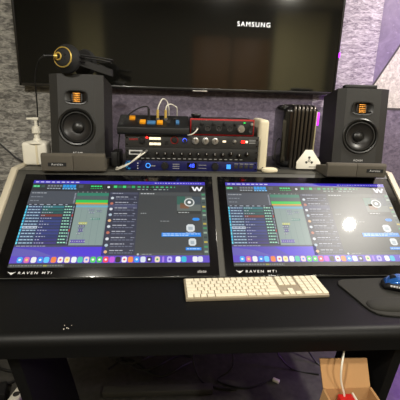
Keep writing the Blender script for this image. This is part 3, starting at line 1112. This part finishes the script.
t = thing('white_card', 'white card with cut corners and a small crest, before the ribbed tower', 'card', (.553, 1.425, SHZ + .0065), (R(-8), 0, 0))
b = MB(); b.prism([(-.050, 0, 0), (.050, 0, 0), (.050, 0, .028), (.014, 0, .078), (-.014, 0, .078), (-.050, 0, .028)], (0, .006, 0), 'white', .001); b.build('plate', t)
b = MB()
e = -.0006
for k in range(3):
    a = R(90 + 120 * k)
    d = Vector((math.cos(a), 0, math.sin(a)))
    nrm = Vector((-d.z, 0, d.x))
    c0 = Vector((0.002, e, .034))
    b.poly([c0 + d * .008 + nrm * .003, c0 + d * .016 + nrm * .0055, c0 + d * .018, c0 + d * .016 - nrm * .0055, c0 + d * .008 - nrm * .003], 'rack_grey')
b.lathe([(.0055, 0), (.0055, -.0008), (.0035, -.0008), (.0035, 0)], (.002, 0, .034), (0, 1, 0), 'rack_grey', 20)
b.span((.002, -.0006, .008), (.034, 0, .0105), 'rack_grey')
b.build('crest', t)

# ------------------------------------------------------------------ keyboard
kb = thing('keyboard', 'white full size computer keyboard lying before the monitors', 'keyboard', (.0395, .884, .0006), (R(1.2), 0, R(1.9)))
KW, KD = .4145, .1125
b = MB(); b.span((0, 0, 0), (KW, KD, .0095), 'alu', .002); b.build('case', kb)
b = MB()
u = .01865
rows = [
    (5, [1.4] + [1] * 12 + [1.1]), (4, [1] * 13 + [1.5]), (3, [1.5] + [1] * 13), (2, [1.75] + [1] * 11 + [1.75]),
    (1, [2.25] + [1] * 10 + [2.25]), (0, [1, 1, 1, 1.25, 5, 1.25, 1, 1, 2])]
mx, my, g = .004, .0045, .0026
rh = (KD - 2 * my) / 6


def key(x0, y0, x1, y1):
    b.span((x0 + g / 2, y0 + g / 2, .009), (x1 - g / 2, y1 - g / 2, .0125), 'key_white', .0008, 1)


for r, ws in rows:
    tot = sum(ws)
    x = mx
    for wq in ws:
        ww = wq * u * 14.5 / tot
        key(x, my + r * rh, x + ww, my + (r + 1) * rh)
        x += ww
nx = mx + 14.5 * u + .3 * u
for r in (5, 4, 3):
    for k in range(3):
        key(nx + k * u, my + r * rh, nx + (k + 1) * u, my + (r + 1) * rh)
key(nx + u, my + rh, nx + 2 * u, my + 2 * rh)
for k in range(3):
    key(nx + k * u, my, nx + (k + 1) * u, my + rh)
px = nx + 3 * u + .3 * u
for r in range(6):
    if r == 0:
        key(px, my, px + 2 * u, my + rh); key(px + 2 * u, my, px + 3 * u, my + rh)
    else:
        for k in range(3):
            key(px + k * u, my + r * rh, px + (k + 1) * u, my + (r + 1) * rh)
    if r >= 2:
        key(px + 3 * u, my + r * rh, px + 4 * u, my + (r + 1) * rh)
key(px + 3 * u, my, px + 4 * u, my + 2 * rh)
b.build('keys', kb)

# ------------------------------------------------------------------ mouse mat and mouse
t = thing('mouse_pad', 'dark grey mouse pad with padded wrist rest, right end of desk', 'mouse pad', (.66, .90, .0006))
out = [(.536, .996), (.518, .985), (.511, .967), (.515, .945), (.527, .88), (.531, .852), (.537, .828), (.548, .811), (.566, .802), (.60, .796), (.66, .793), (.72, .796),
       (.752, .802), (.772, .815), (.782, .835), (.786, .86), (.795, .95), (.795, .975), (.785, .992), (.768, .998), (.66, 1.003)]
b = MB(); b.prism([(x - .66, y - .90, 0) for x, y in out], (0, 0, .005), 'pad_grey', .0015); b.build('mat', t)
b = MB()
N, M_ = 24, 10
vs = []
for j in range(M_ + 1):
    ring = []
    ph = math.pi / 2 * j / M_
    for k in range(N):
        a = 2 * math.pi * k / N
        c, s = math.cos(a), math.sin(a)
        ring.append(b.bm.verts.new((.122 * abs(c) ** .6 * (1 if c > 0 else -1) * math.cos(ph) ** .45, -.056 + .032 * abs(s) ** .7 * (1 if s > 0 else -1) * math.cos(ph) ** .6, .0052 + .016 * math.sin(ph))))
    vs.append(ring)
fs = []
for A, B in zip(vs, vs[1:]):
    for k in range(N):
        fs.append(b.bm.faces.new((A[k], A[(k + 1) % N], B[(k + 1) % N], B[k])))
fs.append(b.bm.faces.new(vs[0][::-1]))
bmesh.ops.remove_doubles(b.bm, verts=b.bm.verts, dist=1e-5)
bmesh.ops.recalc_face_normals(b.bm, faces=b.bm.faces)
b._mark(list(b.bm.faces), 'pad_grey')
b.build('wrist_rest', t)

t = thing('computer_mouse', 'black computer mouse with shiny blue top on the mouse pad', 'mouse', (.697, .930, .0065), (0, 0, R(160)))


def loft(b, secs, m, n=20):
    rings = []
    for (x, w, h, z0) in secs:
        ring = []
        for k in range(n):
            a = 2 * math.pi * k / n
            c, s = math.cos(a), math.sin(a)
            ring.append(b.bm.verts.new((x, w * abs(c) ** .75 * (1 if c > 0 else -1), z0 + h * (.5 + .5 * (abs(s) ** .8) * (1 if s > 0 else -1)))))
        rings.append(ring)
    fs = []
    for A, B in zip(rings, rings[1:]):
        for k in range(n):
            fs.append(b.bm.faces.new((A[k], A[(k + 1) % n], B[(k + 1) % n], B[k])))
    fs.append(b.bm.faces.new(rings[0][::-1])); fs.append(b.bm.faces.new(rings[-1]))
    bmesh.ops.recalc_face_normals(b.bm, faces=fs)
    b._mark(fs, m)


b = MB(); loft(b, [(-.060, .012, .008, .002), (-.056, .024, .018, 0), (-.040, .034, .030, 0), (-.01, .036, .036, 0), (.02, .034, .034, 0), (.045, .030, .026, 0), (.058, .024, .016, 0), (.062, .014, .008, .002)], 'black'); b.build('body', t, sharp=60)
b = MB(); loft(b, [(-.046, .014, .008, .022), (-.036, .026, .016, .019), (-.01, .031, .022, .019), (.02, .030, .021, .018), (.042, .025, .015, .014), (.056, .016, .007, .011)], 'mouse_blue'); b.build('top_shell', t, sharp=60)['label'] = 'shiny blue top shell'
b = MB(); b.cyl((.034, -.004, .033), (.034, .004, .033), .009, 'rubber', 18); b.build('scroll_wheel', t)
b = MB()
for k in range(5):
    b.box((.012 + k * .0075, .0352 - k * .0009, .0185), (.0055, .003, .005), 'letter', None, .0005)
b.build('side_lettering', t)
b = MB()
for k in range(5):
    b.box((random.uniform(-.009, .009), random.uniform(-.010, .010), .0007), [random.uniform(.001, .0022)] * 3, 'white', Matrix.Rotation(k, 3, 'Z'))
o = b.build('crumbs', None, (-.252, .778, .0)); tag(o, 'pale crumbs near the front edge of the desk', 'crumbs'); o['kind'] = 'stuff'

# ------------------------------------------------------------------ below the desk
# cardboard box, standing by the right leg with its flap up
bx0, bx1, by0, by1, bz = .404, .534, .56, .764, -.190
t = thing('cardboard_box', 'open cardboard box with raised flap under the desk', 'box', ((bx0 + bx1) / 2, (by0 + by1) / 2, FLOOR + .0005))
hw, hd, hh = (bx1 - bx0) / 2, (by1 - by0) / 2, bz - FLOOR
th = .004
b = MB()
b.span((-hw, -hd, 0), (hw, hd, th), 'kraft')
b.span((-hw, -hd, 0), (-hw + th, hd, hh), 'kraft')
b.span((hw - th, -hd, 0), (hw, hd, hh), 'kraft')
b.span((-hw, hd - th, 0), (hw, hd, hh), 'kraft')
b.span((-hw, -hd, 0), (hw, -hd + th, hh), 'kraft')
b.build('body', t)
b = MB(); b.prism([(-hw, hd - .002, hh), (hw, hd - .002, hh), (hw + .002, hd + .037, hh + .059), (-hw - .002, hd + .037, hh + .062)], (0, .004, -.001), 'kraft'); b.build('flap', t)
b = MB(); b.prism([(hw - .001, -hd, hh), (hw - .001, hd - .004, hh), (hw + .009, hd - .02, hh - .05), (hw + .009, -hd + .02, hh - .05)], (.003, 0, .001), 'kraft'); b.build('flap', t)
b = MB(); b.prism([(-hw + .001, -hd, hh), (-hw + .001, hd - .004, hh), (-hw - .016, hd - .02, hh - .05), (-hw - .016, -hd + .02, hh - .05)], (-.003, 0, .001), 'kraft'); b.build('flap', t)
t = thing('red_carton', 'red carton with white edge inside the cardboard box', 'carton', (.468, .717, FLOOR + .006))
b = MB(); b.span((-.026, -.030, 0), (.012, .038, .537), 'red_box', .002); b.build('carton_body', t)
b = MB(); b.span((.0125, -.030, .01), (.017, .038, .540), 'white', .001); b.build('white_edge', t)
cable('white_cable', 'white cable hanging from the desk into the cardboard box', 'cable', [(.446, .778, -.0365), (.451, .774, -.078), (.438, .750, -.113), (.442, .748, -.155), (.455, .747, -.195), (.461, .748, -.225), (.463, .746, -.26)], .0026, 'white')

random.seed(5)
fz = FLOOR + .005
specs = [
    ([(.30, 1.76, -.30), (.28, 1.60, -.55), (.30, 1.45, fz + .05), (.22, 1.40, fz), (.33, 1.35, fz), (.42, 1.37, fz), (.478, 1.398, fz)], 'black cable running to the white plug on the floor'),
    ([(.42, 1.76, -.20), (.46, 1.62, -.48), (.52, 1.52, -.66), (.60, 1.46, fz), (.72, 1.42, fz)], 'black cable hanging in a curve left of the cardboard box'),
    ([(.58, 1.76, -.20), (.60, 1.66, -.45), (.66, 1.58, -.62), (.74, 1.50, fz), (.80, 1.40, fz)], 'black cable dropping behind the cardboard box'),
    ([(.10, 1.76, -.25), (.09, 1.55, -.50), (.12, 1.42, fz + .03), (.20, 1.36, fz), (.30, 1.34, fz)], 'black cable hanging under the middle of the desk'),
]
for pts, lb in specs:
    cable('floor_cable', lb, 'cable', pts, .0045, 'black', (), 'black cables under the desk')
b = MB(); b.box((0, 0, .007), (.032, .018, .014), 'white', None, .003)
o = b.build('plug', None, (.497, 1.385, FLOOR + .0005), (0, 0, R(-35))); o.name = 'power_plug'; tag(o, 'small white plug lying on the floor under the desk', 'plug')
# coiled cables behind the left leg
for k in range(5):
    pts = []
    for j in range(9):
        q = j / 8
        pts.append((-.30 + q * .40, 1.47 + .05 * math.sin(q * 7 + k * 1.3) + .022 * k, FLOOR + .012 + .016 * k + .012 * (1 + math.sin(q * 9 + k * 2))))
    cable('coiled_cable', 'black cable in the tangled bundle on the floor behind the left leg', 'cable', pts, .006, 'black', (), 'tangled cables behind the left desk leg')
# left of the desk: power strip, cables
t = thing('power_strip', 'white rounded power strip end on the floor outside the left leg', 'power strip', (-.665, 1.31, FLOOR + .0005), (0, 0, R(80)))
b = MB(); b.box((.02, 0, .02), (.20, .045, .038), 'white', None, .010, 3); b.build('case', t)
for k in range(3):
    b = MB(); b.cyl((-.04 + k * .05, 0, .0385), (-.04 + k * .05, 0, .0398), .014, 'rack_grey', 18); b.build('socket', t)
for k, (pts, lb) in enumerate((
        ([(-.95, 1.70, fz), (-.86, 1.56, fz), (-.80, 1.50, fz + .01), (-.72, 1.50, fz), (-.66, 1.58, fz), (-.6, 1.7, fz)], 'black cable looped on the floor left of the desk, farther one'),
        ([(-.92, 1.40, fz), (-.82, 1.40, fz + .012), (-.74, 1.42, fz), (-.68, 1.47, fz), (-.6, 1.5, fz)], 'black cable on the floor left of the desk, nearer one'))):
    cable('floor_cable', lb, 'cable', pts, .007, 'black')
b = MB(); b.span((-.06, -.04, 0), (.06, .04, .05), 'black', .006)
o = b.build('power_adapter', None, (-.775, 1.335, FLOOR + .0005), (0, 0, R(15))); tag(o, 'black power adapter block on the floor left of the desk', 'adapter')
# cable on the wall at far left
cable('wall_cable', 'thin black cable slanting down the wall left of the desk', 'cable', [(-.90, 1.842, .345), (-.83, 1.842, .285), (-.78, 1.842, .235), (-.74, 1.842, .19), (-.72, 1.84, .0), (-.72, 1.84, -.5)], .0045, 'black')
# white tube outside right leg
b = MB(); b.cyl((0, 0, .004), (.026, .03, .078), .012, 'white', 16); b.lathe([(.012, 0), (.009, .007), (0, .010)], (.026, .03, .078), Vector((.026, .03, .074)), 'white', 16)
o = b.build('white_tube', None, (.925, 1.235, FLOOR + .006)); tag(o, 'white round ended tube on the floor outside the right leg', 'tube')

# ------------------------------------------------------------------ lamps
def ceiling_lamp(x, y, r, label, power, col=(1, .90, .74), spread=180):
    t = thing('ceiling_lamp', label, 'lamp', (x, y, CZ), (0, 0, 0), 'ceiling lamps')
    b = MB(); b.lathe([(r + .02, 0), (r + .02, -.012), (r, -.014), (r, -.004)], (0, 0, 0), (0, 0, 1), 'white', 32); b.build('rim', t)
    b = MB(); b.lathe([(r, -.006), (0, -.006)], (0, 0, 0), (0, 0, 1), 'lamp', 32); b.build('diffuser', t)
    ld = bpy.data.lights.new('ceiling_glow', 'AREA')
    ld.shape = 'DISK'; ld.size = r * 2; ld.energy = power; ld.color = col; ld.spread = R(spread)
    lo = bpy.data.objects.new('ceiling_glow', ld); COL.objects.link(lo); lo.location = (x, y, CZ - .02)
    return t


ceiling_lamp(1.46, 1.068, .045, 'round ceiling lamp over the right end of the desk', 40, (1, .95, .84))
ceiling_lamp(-.80, -.35, .07, 'added round fill lamp on the ceiling left of the desk', 46, (1, .95, .84))  # unseen fill lamp, added to brighten the left wall
ceiling_lamp(.55, -.75, .07, 'added round fill lamp behind the viewer, in line with the desk', 30, (1, .95, .84))  # added out of view so light reaches the box flap under the desk
ceiling_lamp(1.35, -1.0, .07, 'added round fill lamp far behind the viewer near the curtain', 26, (1, .95, .84))  # unseen, added to brighten the curtain mirrored in the television


def purple(name, kind, energy, loc, aim=None, **kw):
    ld = bpy.data.lights.new(name, kind)
    ld.energy = energy
    ld.color = (.42, .07, 1.0)
    for k, v in kw.items():
        setattr(ld, k, v)
    lo = bpy.data.objects.new(name, ld)
    COL.objects.link(lo)
    lo.location = loc
    if aim:
        lo.rotation_euler = Vector(aim).to_track_quat('-Z', 'Z').to_euler()


purple('purple_bulb', 'POINT', 2.2, (1.22, 1.50, .78), shadow_soft_size=.02)
purple('purple_strip', 'AREA', 6.0, (1.45, 1.50, -.40), (-.15, -.05, -1), shape='RECTANGLE', size=.4, size_y=.05)

w = bpy.data.worlds.new('world'); SC.world = w; w.use_nodes = True
w.node_tree.nodes['Background'].inputs[0].default_value = (.02, .02, .022, 1)
w.node_tree.nodes['Background'].inputs[1].default_value = 1.0

# ------------------------------------------------------------------ camera
cam = bpy.data.cameras.new('camera'); co = bpy.data.objects.new('camera', cam); COL.objects.link(co)
cam.sensor_width = 36; cam.lens = 362.472 / 400 * 36; cam.clip_start = .02
fw = Vector((0.07602828, 0.95843441, -0.27499669)); rt = Vector((0.9970754, -0.07092863, 0.02845667)); up = Vector((-0.00776871, 0.27635595, 0.96102395))
Mx = Matrix((rt, up, -fw)).transposed().to_4x4(); Mx.translation = (0, 0, .54766665)
co.matrix_world = Mx
SC.camera = co

LIFT = -FLOOR
for o in list(SC.objects):
    if o.parent is None:
        o.location.z += LIFT

SC.view_settings.view_transform = 'Standard'
SC.view_settings.look = 'None'
SC.view_settings.exposure = 0.0
SC.view_settings.gamma = 1.0
SC.view_settings.use_curve_mapping = False
